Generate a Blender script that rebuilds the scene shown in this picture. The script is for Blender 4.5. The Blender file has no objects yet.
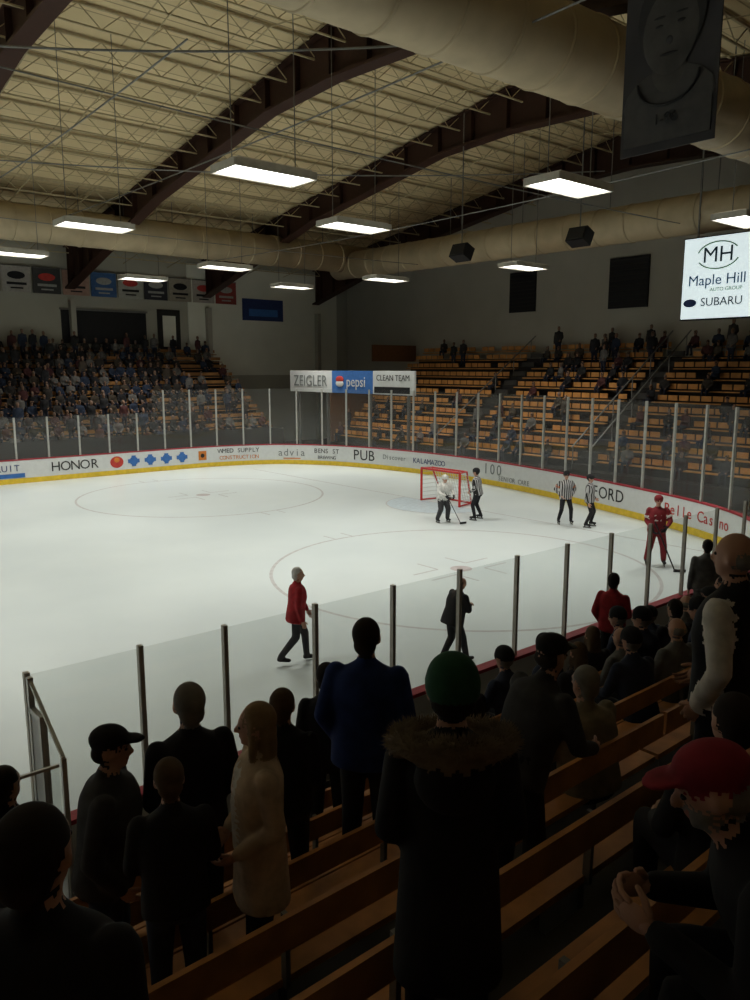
import bpy, math, random
import numpy as np
from mathutils import Vector, Matrix, kdtree
from mathutils.bvhtree import BVHTree
random.seed(7)
sc = bpy.context.scene
V = Vector
CAM = V((-3.0, -7.23, 5.4)); PITCH = math.radians(9.6); YAW = math.radians(-40.4)
FPX = 780.0
SP, CP = math.sin(PITCH), math.cos(PITCH)
RT = V((0.762, -0.648)); FW = V((0.648, 0.762))

def G(X, Y):
    p = V((CAM.x, CAM.y)) + RT * X + FW * Y
    return p.x, p.y

# ------------------------------------------------------------------ materials
_m = {}
def mat(name, col, rough=0.75, metal=0.0, noise=0.12, nscale=6.0, emit=0.0, spec=0.3):
    if name in _m: return _m[name]
    m = bpy.data.materials.new(name); m.use_nodes = True
    nt = m.node_tree; b = nt.nodes["Principled BSDF"]
    b.inputs["Roughness"].default_value = rough
    b.inputs["Metallic"].default_value = metal
    b.inputs["Specular IOR Level"].default_value = spec
    tc = nt.nodes.new("ShaderNodeTexCoord"); nz = nt.nodes.new("ShaderNodeTexNoise")
    nz.inputs["Scale"].default_value = nscale; nz.inputs["Detail"].default_value = 3
    nt.links.new(tc.outputs["Object"], nz.inputs["Vector"])
    r = nt.nodes.new("ShaderNodeValToRGB")
    a = [max(0, c * (1 - noise)) for c in col]; d = [min(1, c * (1 + noise)) for c in col]
    r.color_ramp.elements[0].position = 0.3; r.color_ramp.elements[1].position = 0.7
    r.color_ramp.elements[0].color = (*a, 1); r.color_ramp.elements[1].color = (*d, 1)
    nt.links.new(nz.outputs["Fac"], r.inputs["Fac"])
    nt.links.new(r.outputs["Color"], b.inputs["Base Color"])
    if emit > 0:
        b.inputs["Emission Color"].default_value = (*col, 1)
        b.inputs["Emission Strength"].default_value = emit
    _m[name] = m
    return m

def glass_mat(name, fac, tint, haze):
    m = bpy.data.materials.new(name); m.use_nodes = True
    nt = m.node_tree; nt.nodes.clear()
    o = nt.nodes.new("ShaderNodeOutputMaterial")
    t = nt.nodes.new("ShaderNodeBsdfTransparent"); t.inputs["Color"].default_value = (*tint, 1)
    g = nt.nodes.new("ShaderNodeBsdfGlossy"); g.inputs["Roughness"].default_value = 0.05
    d = nt.nodes.new("ShaderNodeBsdfDiffuse"); d.inputs["Color"].default_value = (.7, .72, .7, 1)
    m1 = nt.nodes.new("ShaderNodeMixShader"); m2 = nt.nodes.new("ShaderNodeMixShader")
    m1.inputs[0].default_value = fac; m2.inputs[0].default_value = haze
    nt.links.new(t.outputs[0], m1.inputs[1]); nt.links.new(g.outputs[0], m1.inputs[2])
    nt.links.new(m1.outputs[0], m2.inputs[1]); nt.links.new(d.outputs[0], m2.inputs[2])
    nt.links.new(m2.outputs[0], o.inputs[0])
    return m

def stripe_mat(name):
    m = bpy.data.materials.new(name); m.use_nodes = True
    nt = m.node_tree; b = nt.nodes["Principled BSDF"]; b.inputs["Roughness"].default_value = .8
    tc = nt.nodes.new("ShaderNodeTexCoord"); sx = nt.nodes.new("ShaderNodeSeparateXYZ")
    nt.links.new(tc.outputs["Object"], sx.inputs[0])
    a = nt.nodes.new("ShaderNodeMath"); a.operation = 'MULTIPLY'; a.inputs[1].default_value = 14
    f = nt.nodes.new("ShaderNodeMath"); f.operation = 'FRACT'
    g = nt.nodes.new("ShaderNodeMath"); g.operation = 'GREATER_THAN'; g.inputs[1].default_value = .5
    mx = nt.nodes.new("ShaderNodeMix"); mx.data_type = 'RGBA'
    mx.inputs[6].default_value = (.01, .01, .01, 1); mx.inputs[7].default_value = (.45, .45, .46, 1)
    nt.links.new(sx.outputs[0], a.inputs[0]); nt.links.new(a.outputs[0], f.inputs[0])
    nt.links.new(f.outputs[0], g.inputs[0]); nt.links.new(g.outputs[0], mx.inputs[0])
    nt.links.new(mx.outputs[2], b.inputs["Base Color"])
    return m

M_white = mat("board_white", (.68, .70, .70), .4, noise=.04)
M_yellow = mat("kickplate_yellow", (.78, .55, .05), .5)
M_red = mat("cap_red", (.34, .025, .04), .5)
M_post = mat("post_aluminium", (.50, .50, .47), .4, .4)
M_postn = mat("post_near_aluminium", (.50, .47, .42), .45, .3)
M_black = mat("black_paint", (.012, .012, .014), .6)
M_brown = mat("frame_brown", (.038, .015, .009), .6)
M_duct = mat("duct_cream", (.48, .39, .25), .6, nscale=1.2)
M_joist = mat("joist_cream", (.46, .38, .23), .7)
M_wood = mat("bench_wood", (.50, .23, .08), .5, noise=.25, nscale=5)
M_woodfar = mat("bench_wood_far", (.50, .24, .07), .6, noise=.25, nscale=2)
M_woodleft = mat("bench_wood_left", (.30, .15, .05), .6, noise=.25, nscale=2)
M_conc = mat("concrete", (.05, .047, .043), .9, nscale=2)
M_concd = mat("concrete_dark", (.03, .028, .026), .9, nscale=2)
M_wall = mat("wall_grey", (.40, .385, .33), .9, noise=.05, nscale=.5)
M_wallL = mat("wall_side_grey", (.40, .39, .33), .9, noise=.05, nscale=.5)
M_wallLL = mat("wall_light_grey", (.74, .74, .65), .9, noise=.05, nscale=.5)
M_steel = mat("steel_grey", (.2, .2, .19), .5, .5)
M_skin = mat("skin", (.50, .28, .20), .6, noise=.05)
M_lip = mat("lips", (.34, .13, .10), .6)
M_eye = mat("eyes", (.03, .02, .02), .2)

# ------------------------------------------------------------------ mesh builder
class MB:
    def __init__(s): s.v = []; s.f = []; s.m = []; s.mats = []
    def mi(s, m):
        if m not in s.mats: s.mats.append(m)
        return s.mats.index(m)
    def add(s, vs, fs, m, X=None):
        o = len(s.v)
        for p in vs:
            p = V(p)
            if X is not None: p = X @ p
            s.v.append(p)
        k = s.mi(m)
        for f in fs: s.f.append([i + o for i in f]); s.m.append(k)
    def box(s, c, d, m, X=None):
        c = V(c); x, y, z = d[0] / 2, d[1] / 2, d[2] / 2
        vs = [c + V(t) for t in ((-x,-y,-z),(x,-y,-z),(x,y,-z),(-x,y,-z),(-x,-y,z),(x,-y,z),(x,y,z),(-x,y,z))]
        s.add(vs, [(0,3,2,1),(4,5,6,7),(0,1,5,4),(1,2,6,5),(2,3,7,6),(3,0,4,7)], m, X)
    def beam(s, a, b, w, h, m, up=V((0, 0, 1))):
        a = V(a); b = V(b); d = (b - a).normalized()
        if abs(d.dot(up)) > .98: up = V((1, 0, 0))
        x = d.cross(up).normalized() * w / 2; y = x.cross(d).normalized() * h / 2
        vs = [a-x-y, a+x-y, a+x+y, a-x+y, b-x-y, b+x-y, b+x+y, b-x+y]
        s.add(vs, [(0,1,2,3),(7,6,5,4),(4,5,1,0),(5,6,2,1),(6,7,3,2),(7,4,0,3)], m)
    def tube(s, pts, rad, m, n=10, X=None, step=None, cap=True):
        P = [V(p) for p in pts]; R = list(rad)
        if step:
            Q = [P[0]]; S = [R[0]]
            for i in range(len(P) - 1):
                k = max(1, int((P[i+1] - P[i]).length / step))
                for j in range(1, k + 1):
                    Q.append(P[i].lerp(P[i+1], j / k)); S.append(R[i] + (R[i+1] - R[i]) * j / k)
            P, R = Q, S
        if cap:
            d0 = (P[0] - P[1]).normalized(); d1 = (P[-1] - P[-2]).normalized()
            P = [P[0] + d0 * R[0] * .95, P[0] + d0 * R[0] * .7] + P + [P[-1] + d1 * R[-1] * .7, P[-1] + d1 * R[-1] * .95]
            R = [R[0] * .25, R[0] * .71] + R + [R[-1] * .71, R[-1] * .25]
        vs = []; fs = []; ref = None
        for i, p in enumerate(P):
            t = (P[min(i+1, len(P)-1)] - P[max(i-1, 0)]).normalized()
            if ref is None:
                ref = V((1, 0, 0)) if abs(t.x) < .8 else V((0, 1, 0))
            x = (ref - t * ref.dot(t)).normalized(); y = t.cross(x); ref = x
            for k in range(n):
                a = 2 * math.pi * k / n
                vs.append(p + (x * math.cos(a) + y * math.sin(a)) * R[i])
        for i in range(len(P) - 1):
            for k in range(n):
                fs.append((i*n+k, i*n+(k+1) % n, (i+1)*n+(k+1) % n, (i+1)*n+k))
        fs.append(tuple(reversed(range(n)))); fs.append(tuple((len(P)-1)*n + k for k in range(n)))
        s.add(vs, fs, m, X)
    def ell(s, c, r, m, X=None, nu=12, nv=8):
        vs = [(c[0], c[1], c[2] + r[2])]; fs = []
        for j in range(1, nv):
            t = math.pi * j / nv
            for k in range(nu):
                a = 2 * math.pi * k / nu
                vs.append((c[0] + r[0]*math.sin(t)*math.cos(a), c[1] + r[1]*math.sin(t)*math.sin(a), c[2] + r[2]*math.cos(t)))
        vs.append((c[0], c[1], c[2] - r[2]))
        for k in range(nu): fs.append((0, 1 + k, 1 + (k+1) % nu))
        for j in range(nv - 2):
            for k in range(nu):
                a = 1 + j*nu + k; b = 1 + j*nu + (k+1) % nu
                fs.append((a, a + nu, b + nu, b))
        l = len(vs) - 1; o = 1 + (nv-2)*nu
        for k in range(nu): fs.append((l, o + (k+1) % nu, o + k))
        s.add(vs, fs, m, X)
    def loft(s, secs, m, X=None, n=24):
        S = []
        for i in range(len(secs) - 1):
            k = max(1, int(abs(secs[i+1][2] - secs[i][2]) / .035))
            for j in range(k): S.append([a + (b - a) * j / k for a, b in zip(secs[i], secs[i+1])])
        S.append(secs[-1]); vs = []; fs = []
        for c in S:
            for k in range(n):
                a = 2 * math.pi * k / n
                ca, sa = math.cos(a), math.sin(a)
                e = .85
                vs.append((c[0] + c[3] * math.copysign(abs(ca)**e, ca), c[1] + c[4] * math.copysign(abs(sa)**e, sa), c[2]))
        for i in range(len(S) - 1):
            for k in range(n):
                fs.append((i*n+k, i*n+(k+1) % n, (i+1)*n+(k+1) % n, (i+1)*n+k))
        fs.append(tuple(reversed(range(n)))); fs.append(tuple((len(S)-1)*n + k for k in range(n)))
        s.add(vs, fs, m, X)
    def mesh(s, name, smooth=False):
        me = bpy.data.meshes.new(name); me.from_pydata(s.v, [], s.f)
        for m in s.mats: me.materials.append(m)
        me.polygons.foreach_set("material_index", s.m)
        if smooth: me.polygons.foreach_set("use_smooth", [True] * len(s.f))
        me.update(); return me
    def obj(s, name, smooth=False, parent=None, loc=None):
        o = bpy.data.objects.new(name, s.mesh(name, smooth)); sc.collection.objects.link(o)
        if parent: o.parent = parent
        if loc: o.location = loc
        return o

def empty(name, loc=(0, 0, 0)):
    o = bpy.data.objects.new(name, None); sc.collection.objects.link(o); o.location = loc; return o

def text_mesh(body, size):
    cu = bpy.data.curves.new("txt", 'FONT'); cu.body = body; cu.size = size
    cu.align_x = 'CENTER'; cu.align_y = 'CENTER'; cu.extrude = .004; cu.resolution_u = 3
    o = bpy.data.objects.new("txt", cu); sc.collection.objects.link(o)
    dg = bpy.context.evaluated_depsgraph_get()
    me = bpy.data.meshes.new_from_object(o.evaluated_get(dg))
    bpy.data.objects.remove(o); return me
def text(name, body, size, c, xax, m, parent=None, yax=V((0, 0, 1))):
    me = text_mesh(body, size); me.materials.clear(); me.materials.append(m)
    x = V(xax).normalized(); z = x.cross(yax)
    M = Matrix((x, yax, z)).transposed().to_4x4(); M.translation = V(c)
    me.transform(M)
    o = bpy.data.objects.new(name, me); sc.collection.objects.link(o)
    if parent: o.parent = parent
    return o

# ------------------------------------------------------------------ rink outline
ctrl = [(-25,0),(-18,0),(-12,0),(-6,0),(0,0),(5,0),(10,0),(14,0.05),(16.6,.7),(18.9,2.1),(20.7,4.2),(22.1,7.4),(23.5,11.8),(24.4,15.8),
        (24.8,19.5),(24.6,23.4),(23.6,27.2),(21.6,30.0),(18.6,31.3),(15,31.55),(8,31.6),(0,31.6),(-8,31.6),(-16,31.6),(-25,31.6),
        (-30,29),(-32,24),(-32.5,16),(-32,8),(-30,2.5)]
def catmull(P, k=10):
    out = []; n = len(P)
    for i in range(n):
        a, b, c, d = [V(P[(i + j - 1) % n]) for j in range(4)]
        for q in range(k):
            t = q / k
            out.append(.5 * ((2*b) + (c-a)*t + (2*a-5*b+4*c-d)*t*t + (3*b-a-3*c+d)*t**3))
    return out
fine = catmull(ctrl)
def resample(P, step):
    out = [P[0]]; acc = 0
    for i in range(len(P)):
        a = P[i]; b = P[(i+1) % len(P)]; L = (b-a).length; pos = 0
        while acc + (L - pos) >= step:
            pos += step - acc; acc = 0; out.append(a.lerp(b, pos / L))
        acc += L - pos
    return out
OUT = resample(fine, .3)
N = len(OUT)
def tang(i): return (OUT[(i+1) % N] - OUT[(i-1) % N]).normalized()
def outn(i):
    t = tang(i); return V((t.y, -t.x))

ice_m = bpy.data.materials.new("ice"); ice_m.use_nodes = True
nt = ice_m.node_tree; b = nt.nodes["Principled BSDF"]
tc = nt.nodes.new("ShaderNodeTexCoord"); nz = nt.nodes.new("ShaderNodeTexNoise"); nz.inputs["Scale"].default_value = .22; nz.inputs["Detail"].default_value = 6
rp = nt.nodes.new("ShaderNodeValToRGB")
rp.color_ramp.elements[0].position = .3; rp.color_ramp.elements[0].color = (.60, .67, .69, 1)
rp.color_ramp.elements[1].position = .7; rp.color_ramp.elements[1].color = (.69, .76, .77, 1)
nt.links.new(tc.outputs["Object"], nz.inputs["Vector"]); nt.links.new(nz.outputs["Fac"], rp.inputs["Fac"]); nt.links.new(rp.outputs["Color"], b.inputs["Base Color"])
b.inputs["Roughness"].default_value = .28; b.inputs["Specular IOR Level"].default_value = .35
ice = MB(); ice.add([(p.x, p.y, 0) for p in OUT], [tuple(range(N))], ice_m); ice.obj("ice_rink_surface")

M_lr = mat("line_faint_red", (.50, .50, .51), .4); M_lb = mat("line_faint_blue", (.50, .59, .65), .4); M_dot = mat("dot_faint", (.46, .42, .43), .4)
mk = MB()
def ring(cx, cy, r, w, m, z=.004, a0=0, a1=2*math.pi, n=72):
    vs = []; fs = []
    for k in range(n + 1):
        a = a0 + (a1 - a0) * k / n
        for rr in (r - w/2, r + w/2): vs.append((cx + rr*math.cos(a), cy + rr*math.sin(a), z))
    for k in range(n): fs.append((2*k, 2*k+1, 2*k+3, 2*k+2))
    mk.add(vs, fs, m)
def disc(cx, cy, r, m, z=.004, a0=0, a1=2*math.pi, n=40):
    vs = [(cx, cy, z)] + [(cx + r*math.cos(a0+(a1-a0)*k/n), cy + r*math.sin(a0+(a1-a0)*k/n), z) for k in range(n+1)]
    mk.add(vs, [(0, k+1, k+2) for k in range(n)], m)
for cx, cy in ((12.9, 22.9), (12.2, 7.0)):
    ring(cx, cy, 5.15, .09, M_lr); disc(cx, cy, .3, M_dot)
    for sx in (-1, 1):
        for sy in (-1, 1):
            mk.box((cx + sx*1.0, cy + sy*.35, .003), (.9, .05, .003), M_lr)
            mk.box((cx + sx*.55, cy + sy*.75, .003), (.05, .8, .003), M_lr)
        for sy in (-1, 1): mk.box((cx + sx*.35, cy + sy*5.5, .003), (.05, .6, .003), M_lr)
mk.box((19.2, 15.6, .003), (.06, 27.0, .003), M_lr)
disc(19.15, 14.7, 2.2, M_lb, .005, math.pi/2, 3*math.pi/2); ring(19.15, 14.7, 2.2, .06, M_lr, .007, math.pi/2, 3*math.pi/2)
mk.box((-4, 15.8, .003), (.35, 31, .003), M_lb)
mk.obj("ice_marking_lines")

# boards
bd = empty("rink_dasher_boards")
def strip(name, z0, z1, o0, o1, m, idx, parent, closed=True):
    B = MB(); vs = []; fs = []
    for i in idx:
        p = OUT[i]; n = outn(i)
        for z in (z0, z1):
            for o in (o0, o1): q = p + n * o; vs.append((q.x, q.y, z))
    k = len(idx)
    for a in range(k if closed else k - 1):
        c = (a + 1) % k; A = 4*a; C = 4*c
        fs += [(A, C, C+2, A+2), (A+1, A+3, C+3, C+1), (A+2, C+2, C+3, A+3), (A, A+1, C+1, C)]
    B.add(vs, fs, m); return B.obj(name, parent=parent)
allidx = list(range(N))
strip("kickplate", 0, .24, -.01, .12, M_yellow, allidx, bd)
strip("board_panel", .24, 1.09, 0, .12, M_white, allidx, bd)
strip("cap_rail", 1.09, 1.14, -.02, .15, M_red, allidx, bd)

def near_idx(s, n): return min(range(N), key=lambda i: (OUT[i] - V((s, n))).length)
G_far = glass_mat("glass_far", .045, (.92, .94, .93), .05); G_near = glass_mat("glass_near", .055, (.88, .90, .89), .035)
gl = empty("rink_glass")
def gtop(p):
    if p.y < 1 and p.x < 15.5: return 2.65
    if p.y > 31 and p.x < 15: return 3.1
    return 4.25
def glassrun(name, i0, i1, m, pm, spacing, pw, posts=None):
    idx = [i % N for i in range(i0, i1 + 1)]
    B = MB(); vs = []; fs = []
    for a in range(len(idx) - 1):
        p = OUT[idx[a]] + outn(idx[a])*.06; q = OUT[idx[a+1]] + outn(idx[a+1])*.06
        h = gtop(OUT[idx[a]]); o = len(vs)
        vs += [(p.x, p.y, 1.14), (q.x, q.y, 1.14), (q.x, q.y, h), (p.x, p.y, h)]; fs.append((o, o+1, o+2, o+3))
    B.add(vs, fs, m); B.obj(name + "_panes", parent=gl)
    B = MB()
    if posts is not None:
        for x in posts: B.box((x, -.07, (1.14 + 2.68)/2), (pw, .06, 2.68 - 1.14), pm)
    else:
        for a in range(0, len(idx), spacing):
            i = idx[a]; p = OUT[i] + outn(i)*.08; h = gtop(OUT[i]); t = tang(i)
            X = Matrix.Translation((p.x, p.y, 0)) @ Matrix.Rotation(math.atan2(t.y, t.x), 4, 'Z')
            B.box((0, 0, (1.1 + h)/2), (pw, .07, h - 1.1), pm, X)
    B.obj(name + "_posts", parent=gl)
iA = near_idx(-1.1, 0); iB = near_idx(15.4, .2); iC = near_idx(-24, 31.6)
glassrun("near_glass", iA, iB, G_near, M_postn, 4, .05, posts=[-1.06, .02, .97] + [2.17 + 1.225*k for k in range(11)])
glassrun("end_glass", iB, iC, G_far, M_post, 5, .08)
B = MB()   # bench gate and return panels
M_gate = mat("gate_white_plastic", (.42, .44, .43), .4, noise=.05)
for ss, L_ in ((-1.06, .95), (-2.9, .95)):
    B.add([(ss, -.45, 1.14), (ss, -L_, 1.0), (ss, -L_, 2.2), (ss, -.45, 2.38)], [(0, 1, 2, 3)], G_near)
    for yy, zt, w_ in ((-.16, 2.66, .05), (-.45, 2.4, .06), (-L_, 2.2, .04)): B.box((ss, yy, (.55 + zt)/2), (w_, w_, zt - .55), M_post)
    B.box((ss, -.3, 1.45), (.035, .24, 1.75), M_gate)
    B.box((ss, -.3, 2.36), (.05, .3, .05), M_post); B.box((ss, -.3, .6), (.05, .3, .06), M_post)
    B.box((ss, -.7, .85), (.05, .44, .6), M_white)
    B.beam((ss, -.16, 2.64), (ss, -L_, 2.2), .03, .03, M_post)
B.add([(-2.9, -.95, 1.1), (-1.1, -.95, 1.1), (-1.1, -.95, 2.15), (-2.9, -.95, 2.15)], [(0, 1, 2, 3)], G_near)
B.beam((-2.9, -.95, 2.15), (-1.1, -.95, 2.15), .025, .025, M_post)
B.box((-2.0, -.95, .85), (1.7, .05, .6), M_white)
B.obj("penalty_box_gate")

# ads
ads = empty("board_advertisements")
C_navy = mat("ad_navy", (.03, .05, .16)); C_blue = mat("ad_blue", (.05, .16, .45)); C_redt = mat("ad_red", (.5, .05, .04)); C_blk = mat("ad_black", (.03, .03, .03)); C_or = mat("ad_orange", (.6, .2, .04)); C_gr = mat("ad_grey", (.2, .22, .22))
def advert(body, s, n, size, m, z=.65, k_=.66):
    i0 = near_idx(s, n); L = len(body); adv = size * k_
    for k, ch in enumerate(body):
        if ch == ' ': continue
        d = -((k - (L-1)/2) * adv) / .3
        f = i0 + d; i = int(math.floor(f)); p = OUT[i % N].lerp(OUT[(i+1) % N], f - i); t = tang(i % N); nn = outn(i % N)
        q = p - nn * .012
        text("ad_letter", ch, size, (q.x, q.y, z), (-t.x, -t.y, 0), m, ads)
def patch(s, n, w, h, m, z=.65):
    i = near_idx(s, n); t = tang(i); nn = outn(i); p = OUT[i] - nn * .014
    X = Matrix.Translation((p.x, p.y, z)) @ Matrix.Rotation(math.atan2(t.y, t.x), 4, 'Z')
    B = MB(); B.box((0, 0, 0), (w, .02, h), m, X); B.obj("ad_logo", parent=ads)
def oval(s, n, w, h, m, z=.65, d=.012):
    i = near_idx(s, n); t = tang(i); nn = outn(i); p = OUT[i] - nn * .014
    X = Matrix.Translation((p.x, p.y, z)) @ Matrix.Rotation(math.atan2(t.y, t.x), 4, 'Z')
    B = MB(); B.ell((0, 0, 0), (w/2, d, h/2), m, X, 16, 8); B.obj("ad_logo", parent=ads)
advert("TRUIT", 7.2, 31.6, .42, C_navy, .72); patch(7.3, 31.6, 1.8, .2, C_blue, .38)
advert("HONOR", 10.6, 31.6, .66, C_blk, k_=.72); oval(12.75, 31.6, .7, .6, C_redt); oval(12.75, 31.6, .35, .3, C_or, .75, .02)
for ds in (-1, 0, 1, 2):
    patch(14.5 + ds*.95, 31.6, .62, .2, C_blue); patch(14.5 + ds*.95, 31.6, .22, .55, C_blue); oval(14.5 + ds*.95, 31.6, .46, .46, C_blue, d=.03)
patch(17.35, 31.4, .45, .5, C_or); oval(17.35, 31.4, .25, .25, C_blk, d=.03); advert("WMED SUPPLY", 19.5, 31.1, .34, C_blk, .83, .62); advert("CONSTRUCTION", 19.5, 31.1, .30, C_or, .45, .62)
advert("advia", 22.05, 29.55, .58, C_gr, k_=.56); patch(22.05, 29.55, 1.5, .06, C_or, .33)
advert("BENS ST", 23.35, 27.75, .36, C_blk, .78, .62); advert("BREWING", 23.35, 27.75, .26, C_blk, .42, .62); advert("PUB", 24.1, 25.75, .8, C_blk, k_=.64)
advert("Discover", 24.6, 23.6, .36, C_gr, .68, .54); advert("KALAMAZOO", 24.8, 21.3, .38, C_navy, .65)
advert("100", 24.5, 16.6, .7, C_gr, .72); advert("SENIOR CARE", 24.2, 15.2, .3, C_gr, .38)
advert("FORD", 22.75, 9.4, .66, C_blk, k_=.72); oval(23.5, 11.8, .9, .5, C_navy)
advert("Belle Casino", 21.0, 5.0, .52, C_redt, k_=.54)

# ------------------------------------------------------------------ goal net
B = MB(); gx, gy = 19.1, 14.7; M_gr = mat("goal_red", (.5, .03, .03), .4); W = 1.08; Hh = 1.35
for s_ in (-1, 1):
    B.tube([(gx, gy + s_*W, 0.02), (gx, gy + s_*W, Hh)], [.05, .05], M_gr, 8)
    B.tube([(gx, gy + s_*W, Hh), (gx + .5, gy + s_*(W-.1), Hh), (gx + 1.0, gy + s_*(W-.3), .04)], [.035]*3, M_gr, 8)
    B.tube([(gx, gy + s_*W, .04), (gx + .9, gy + s_*(W-.2), .04)], [.03]*2, M_gr, 8)
B.tube([(gx, gy - W, Hh), (gx, gy + W, Hh)], [.05]*2, M_gr, 8)
B.tube([(gx+.5, gy - W+.1, Hh), (gx+.5, gy + W-.1, Hh)], [.035]*2, M_gr, 8)
B.tube([(gx+.95, gy - W+.25, .04), (gx+.95, gy + W-.25, .04)], [.035]*2, M_gr, 8)
M_net = mat("net_cord", (.6, .6, .6))
for k in range(15):
    y = gy - W + .1 + k * (2*W - .2) / 14
    B.beam((gx + .5, y, Hh), (gx + .95, y, .05), .015, .015, M_net)
for k in range(9):
    t = k / 9; B.beam((gx + .5 + .45*t, gy - W + .1, Hh*(1-t)), (gx + .5 + .45*t, gy + W - .1, Hh*(1-t)), .015, .015, M_net)
for s_ in (-1, 1):
    for k in range(8):
        t = k / 8; B.beam((gx, gy + s_*W, Hh*(1-t)+.02), (gx + .5 + .45*t, gy + s_*(W-.1), Hh*(1-t)+.02), .015, .015, M_net)
B.obj("hockey_goal")

# ------------------------------------------------------------------ room shell
NW, FW_, EW, WW = -12.6, 42.0, 36.0, -34.0
def roofz(n): return 16.9 - .16 * abs(n - 15.5)
B = MB(); B.box(((EW+WW)/2, (NW+FW_)/2, -.15), (EW-WW+1, FW_-NW+1, .2), M_concd); B.obj("floor")
def shell(name, vs, m): B = MB(); B.add(vs, [tuple(range(len(vs)))], m); return B.obj(name)
shell("wall_far", [(WW, FW_, -.05), (EW, FW_, -.05), (EW, FW_, roofz(FW_)), (WW, FW_, roofz(FW_))], M_wallL)
shell("wall_near", [(WW, NW, -.05), (EW, NW, -.05), (EW, NW, roofz(NW)), (WW, NW, roofz(NW))], M_wall)
for nm, x in (("wall_end", EW), ("wall_back", WW)):
    shell(nm, [(x, NW, -.05), (x, FW_, -.05), (x, FW_, roofz(FW_)), (x, 15.5, roofz(15.5)), (x, NW, roofz(NW))], M_wall)
B = MB(); B.box((28.6, FW_ - .06, 8.6), (12.6, .08, 7.4), M_wallLL); B.obj("wall_side_panel")
dm = bpy.data.materials.new("roof_deck_cream"); dm.use_nodes = True
nt = dm.node_tree; b = nt.nodes["Principled BSDF"]; b.inputs["Roughness"].default_value = .8
tc = nt.nodes.new("ShaderNodeTexCoord"); br = nt.nodes.new("ShaderNodeTexBrick")
br.inputs["Scale"].default_value = 1; br.inputs["Brick Width"].default_value = 3.0; br.inputs["Row Height"].default_value = .75; br.inputs["Mortar Size"].default_value = .03
br.offset = 0
br.inputs["Color1"].default_value = (.68, .54, .31, 1); br.inputs["Color2"].default_value = (.60, .48, .27, 1); br.inputs["Mortar"].default_value = (.36, .28, .16, 1)
nt.links.new(tc.outputs["Object"], br.inputs["Vector"]); nt.links.new(br.outputs["Color"], b.inputs["Base Color"])
B = MB()
for a, c in ((NW, 15.5), (15.5, FW_)):
    B.add([(WW, a, roofz(a)), (EW, a, roofz(a)), (EW, c, roofz(c)), (WW, c, roofz(c))], [(0, 1, 2, 3)], dm)
B.obj("ceiling")

B = MB()
n_ = NW + 1.2
while n_ < FW_ - .5:
    zt = roofz(n_) - .08; zb = zt - .6
    B.beam((WW+.2, n_, zt), (EW-.2, n_, zt), .09, .07, M_joist); B.beam((WW+.2, n_, zb), (EW-.2, n_, zb), .07, .05, M_joist)
    x = -12.0; k = 0
    while x < EW - 1:
        B.beam((x, n_, zt if k % 2 else zb), (x + .7, n_, zb if k % 2 else zt), .025, .03, M_joist); x += .7; k += 1
    n_ += 1.75
for x in range(-12, 35, 3):
    for a, c in ((NW, 15.5), (15.5, FW_)):
        B.beam((x, a, roofz(a) - .75), (x, c, roofz(c) - .75), .03, .03, M_joist)
B.obj("roof_joists")

for fs_ in (-22.3, -13.1, -3.9, 5.3, 14.5, 23.7, 32.9):
    B = MB()
    def prof(n):
        d = abs(n - 15.5); top = roofz(n) - .12
        dep = 1.65 - d*.12 if d < 4 else (1.17 if d < 14 else 1.17 + (d - 14) * .10)
        return top, top - dep
    ns = [NW + .1, -10, -5, 1.5, 6, 11.5, 15.5, 19.5, 24, 29.5, 34, 38, 41, FW_ - .1]
    for a, c in zip(ns[:-1], ns[1:]):
        ta, ba = prof(a); t2, b2 = prof(c)
        B.add([(fs_, a, ba), (fs_, c, b2), (fs_, c, t2), (fs_, a, ta)], [(0, 1, 2, 3)], M_brown)
        B.beam((fs_, a, ba), (fs_, c, b2), .6, .10, M_brown); B.beam((fs_, a, ta), (fs_, c, t2), .5, .06, M_brown)
        for q in (a, (a+c)/2):
            tq, bq = prof(q); B.box((fs_, q, (tq+bq)/2), (.45, .03, tq-bq), M_brown)
    for n0 in (NW + .3, FW_ - .35):
        B.box((fs_, n0, 4.7), (.3, .4, 9.5), M_wall if n0 > 0 else M_brown)
    B.obj("roof_frame_beam")

def duct(name, a, b_, r):
    B = MB(); a = V(a); b_ = V(b_); L = (b_ - a).length; k = int(L / 1.6)
    B.tube([a, b_], [r, r], M_duct, 28, cap=False)
    d = (b_ - a).normalized()
    for i in range(1, k):
        p = a + d * (i * 1.6); B.tube([p - d*.035, p + d*.035], [r + .03]*2, M_duct, 28, cap=False)
    return B.obj(name, True)
duct("air_duct", (-20, 5.2, 12.3), (33, 4.4, 12.7), .95)
duct("air_duct", (-20, 33, 12.2), (30.2, 33, 12.2), .85)
duct("air_duct", (29, -8, 11.6), (29, 34.0, 11.8), .8)
B = MB()
for x in range(-18, 32, 5):
    for y, z in ((5.2, 12.4), (33, 12.2)): B.beam((x, y, z + .8), (x, y, roofz(y)), .03, .03, M_steel)
for y in range(-6, 34, 5): B.beam((29, y, 12.4), (29, y, roofz(y)), .03, .03, M_steel)
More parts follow.
